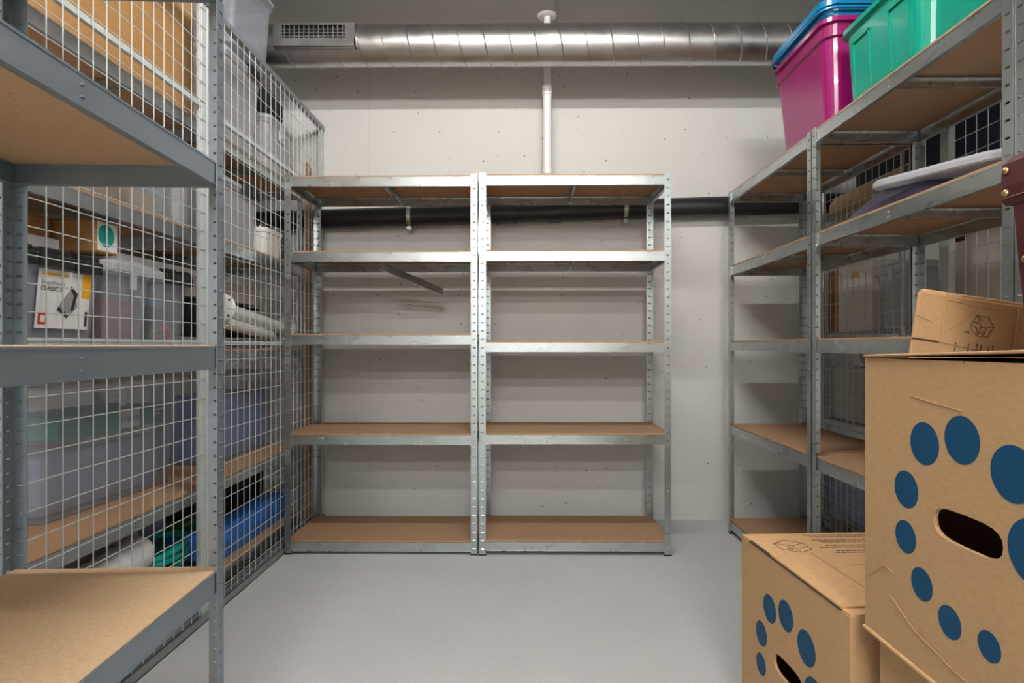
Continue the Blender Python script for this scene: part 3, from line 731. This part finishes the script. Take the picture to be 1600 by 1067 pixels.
MB().box(.133, .1338, .165, .222, .048, .055).box(.133, .1338, .165, .205, .034, .040).build('printed_lines', M['paper'], t)
t = bin_clear('wide clear bin filled with blue fabric behind left fence', (-1.50, 2.895, zd), .30, .62, .40, taper=.012, lidh=.045)
tag(MB().bbox(-.125, .13, -.285, .285, 0, .29, .02, 2).build('folded_cloth', M['blue_cloth'], None, (-1.50, 2.895, zd + .007)), 'blue fabric filling the clear bin near back wall', 'cloth')
# bottom shelf
ze = .096
def roll(name, label, cat, pts, rs, m, n=18):
    pr = random.Random(len(pts)); b = MB()
    P_ = []; R_ = []
    for i in range(len(pts) - 1):
        for k in range(9):
            f = k / 9; P_.append(Vector(pts[i]).lerp(Vector(pts[i + 1]), f)); R_.append((rs[i] * (1 - f) + rs[i + 1] * f) * (1 + (.10 if 'fabric' in name else .02) * pr.uniform(-1, 1)))
    P_.append(Vector(pts[-1])); R_.append(rs[-1] * .8)
    b.tube(P_, .1, n, True, R_); return tag(b.build(name, M[m]), label, cat)
tag(MB().bbox(-.16, .14, -.33, .33, 0, .085, .01, 2).build('crate', M['navy_cloth'], None, (-1.40, 1.76, ze)), 'flat dark crate under the fabric rolls behind left fence', 'crate')
roll('rolled_fabric', 'beige fabric roll on the bottom shelf behind left fence', 'fabric roll', [(-1.475, 1.45, ze + .19), (-1.475, 1.8, ze + .20), (-1.475, 2.13, ze + .215)], [.10, .11, .11], 'beige_cloth')
roll('rolled_fabric', 'white fabric bundle in front of the beige roll behind left fence', 'fabric roll', [(-1.28, 1.50, ze + .16), (-1.28, 1.75, ze + .175), (-1.285, 1.99, ze + .215)], [.06, .07, .055], 'white_cloth')
b = MB(); pts = []
for j in range(71):
    a = j / 70 * 2 * PI * 2.6; f = j / 70; pts.append((-1.315 + .06 * math.cos(a), 2.145 + .115 * math.sin(a), ze + .105 + .075 * f + .012 * math.sin(a * .5)))
b.tube(pts, .013, 10)
tag(b.build('garden_hose', M['hose']), 'coiled teal hose on the bottom shelf behind left fence', 'hose')
tag(MB().bbox(-.10, .10, -.11, .14, 0, .09, .02, 2).build('cloth_bag', M['navy_cloth'], None, (-1.32, 2.10, ze)), 'dark navy bag under the coiled teal hose', 'bag')
tag(MB().bbox(-.06, .06, -.05, .05, 0, .17, .02, 2).build('fabric_bundle', M['blue_foam'], None, (-1.32, 2.30, ze)), 'small blue bundle behind the teal hose', 'bundle')
tag(MB().bbox(-.10, .10, -.09, .09, 0, .29, .05, 3).build('rubbish_bag', M['grey_cloth'], None, (-1.52, 2.30, ze)), 'grey bag standing behind the teal hose', 'bag')
t = thing('long_box', 'long bright blue plastic box on bottom shelf behind left fence', 'box', (-1.315, 2.765, ze))
b = MB(); b.prism([(-.05, 0), (.055, 0), (.062, .07), (.045, .122), (-.05, .122)], 'y', -.37, .37); b.build('box_body', M['blue_foam'], t)
MB().box(-.045, .042, -.36, .36, .1225, .126).build('lid', M['blue_foam'], t)
t = thing('green_bag', 'green and black bag behind the long blue box', 'bag', (-1.50, 2.56, ze))
MB().bbox(-.09, .09, -.12, .12, 0, .17, .03, 3).build('bag_body', M['green'], t)
MB().bbox(-.085, .085, -.115, .115, .165, .26, .03, 3).build('bag_top', M['dark_cloth'], t)
tag(MB().bbox(-.10, .10, -.25, .25, 0, .26, .03, 2).build('cloth_bag', M['dark_cloth'], None, (-1.50, 2.97, ze)), 'black bag on the bottom shelf near back wall behind blue box', 'bag')
# battens against the back wall
for i, (x, y, h) in enumerate(((-1.188, 3.262, 1.99), (-1.188, 3.302, 1.97))):
    b = MB(); b.bbox(-.006, .006, -.016, .016, 0, h, .001, 1)
    tag(b.build('wooden_batten', M['wood'], None, (x, y, 0)), ('slim wooden batten standing behind fence by the back wall, left of the pair', 'slim wooden batten standing behind fence by the back wall, right of the pair')[i], 'batten', 'wooden battens')

# ------------------------------------------------------------------ right storage bay
t = thing('wire_shelf_rack', 'dark wire-deck rack behind the right mesh fence', 'shelving rack', (1.63, 1.905, 0))
for x in (0, .42):
    for y in (0, .69, 1.38):
        MB().tube([(x, y, 0), (x, y, 2.0)], .011, 10).build('post', M['galv_dark'], t)
for z in (.085, .60, 1.06, 1.66):
    b = MB()
    for k in range(47): y = k * .03; b.tube([(0, y, z), (.42, y, z)], .002, 5, False)
    for x in (.0, .14, .28, .42): b.tube([(x, 0, z - .005), (x, 1.38, z - .005)], .0035, 6, False)
    b.tube([(0, 0, z - .035), (0, 1.38, z - .035)], .0035, 6, False)
    for k in range(47): y = k * .03; b.tube([(0, y, z - .035), (0, y, z)], .0018, 5, False)
    b.build('wire_shelf', M['galv_dark'], t)
def lay(z): return z + .0025
t = carton('carton', 'white carton with rectangular hand hole on wire shelf behind right fence', 'cardboard box', 1.66, 1.95, 2.88, 3.19, lay(1.06), 1.405, 'card_white')
MB().box(-.1456, -.1450, -.045, .025, .265, .300).build('hand_hole', M['ochre'], t, label='rectangular brown hand hole')
tag(MB().bbox(-.1, .1, -.05, .05, 0, .33, .01, 2).build('wicker_basket', M['wicker'], None, (1.76, 3.245, lay(1.06))), 'brown wicker basket beside the white carton with hand hole', 'basket')
bin_clear('frosted bin on wire shelf beside the white carton, right of it', (1.80, 2.72, lay(1.06)), .28, .25, .30, m='clear_soft', taper=.02, rot=PI)
t = carton('carton', 'white carton with a dark slot behind fence, above the folded box', 'cardboard box', 1.66, 1.98, 2.03, 2.42, lay(1.06), 1.46, 'card_white')
MB().box(-.1606, -.1600, .04, .115, .325, .355).build('hand_hole', M['hole'], t, label='dark rectangular hand hole')
roll('paper_roll', 'long tan paper roll lying on the upper wire shelf behind right fence', 'roll', [(1.71, 2.62, lay(1.66) + .068), (1.71, 2.9, lay(1.66) + .068), (1.71, 3.28, lay(1.66) + .068)], [.066, .066, .066], 'tan_roll')
tag(MB().bbox(-.12, .12, -.62, .62, 0, .46, .05, 3).build('fabric_bundle', M['dark_cloth'], None, (1.905, 2.66, lay(1.66))), 'black fabric bundle behind the tan paper roll', 'bundle')
tag(MB().bbox(-.055, .055, -.26, .26, 0, .36, .04, 3).build('folded_cloth', M['navy_cloth'], None, (1.715, 2.28, lay(1.66))), 'dark navy cloth bundle on the upper wire shelf behind the right fence', 'cloth')
carton('carton', 'pale grey carton on the lower wire shelf behind right fence', 'cardboard box', 1.67, 2.0, 2.80, 3.28, lay(.60), .88, 'grey_panel')
carton('carton', 'brown carton on lower wire shelf just left of the upper moving box', 'cardboard box', 1.67, 2.0, 2.48, 2.77, lay(.60), .84, 'card_old')
tag(MB().bbox(-.15, .15, -.3, .3, 0, .12, .05, 3).build('fabric_bundle', M['beige_cloth'], None, (1.84, 2.78, .885)), 'beige fabric bundle under the wire shelf behind right fence', 'bundle')
carton('carton', 'dark bluish box on the lowest wire shelf behind right fence', 'box', 1.67, 2.0, 2.88, 3.32, lay(.085), .40, 'grey_cloth')
carton('carton', 'brown carton low behind the right fence beside dark bluish box', 'cardboard box', 1.67, 2.0, 2.55, 2.86, lay(.085), .40, 'card_old')

# ------------------------------------------------------------------ light
def lamp_mat(name, strength, col):
    m, nt, p = new_mat(name); p.inputs['Emission Color'].default_value = (*col, 1); p.inputs['Emission Strength'].default_value = strength; return m
for y, st, lab in ((1.45, 170, 'slim ceiling tube lamp above the middle of the room'), (-.9, 150, 'slim ceiling tube lamp above the entrance'),
                   (-2.4, 250, 'added fill tube lamp on the ceiling behind the camera'), (-3.9, 320, 'added fill tube lamp on the ceiling nearest the front wall')):  # these two rear tubes are added, only to fill the shelf shadows
    LM = lamp_mat('lamp_glow', st, (1, .985, .955))
    t = thing('ceiling_lamp', lab, 'ceiling lamp', (0, y, CZ), group='ceiling tube lamps')
    MB().bbox(-.63, .63, -.085, .085, -.035, 0, .004, 1).build('lamp_housing', M['white_paint'], t)
    MB().tube([(-.6, 0, -.062), (.6, 0, -.062)], .018, 10).build('lamp_tube', LM, t)
    for x in (-.6, .6): MB().box(x - .02, x + .02, -.012, .012, -.082, -.03).build('lamp_holder', M['white_paint'], t)
w = bpy.data.worlds.new('World'); sc.world = w; w.use_nodes = True
w.node_tree.nodes['Background'].inputs['Color'].default_value = (.02, .02, .02, 1)

# ------------------------------------------------------------------ camera
cd = bpy.data.cameras.new('Camera'); cam = bpy.data.objects.new('Camera', cd); C.objects.link(cam)
cam.location = (0, 0, .99); cam.rotation_euler = (PI / 2, 0, math.radians(.6))
cd.sensor_fit = 'HORIZONTAL'; cd.sensor_width = 36; cd.lens = 935 / 1600 * 36
cd.shift_x = -10.2 / 1600; cd.shift_y = 6.5 / 1600; cd.clip_start = .02
sc.camera = cam
vs = sc.view_settings
vs.view_transform = 'Standard'; vs.look = 'None'; vs.gamma = 1; vs.use_curve_mapping = False; vs.exposure = 0.25
sc.cycles.max_bounces = 10; sc.cycles.transparent_max_bounces = 24
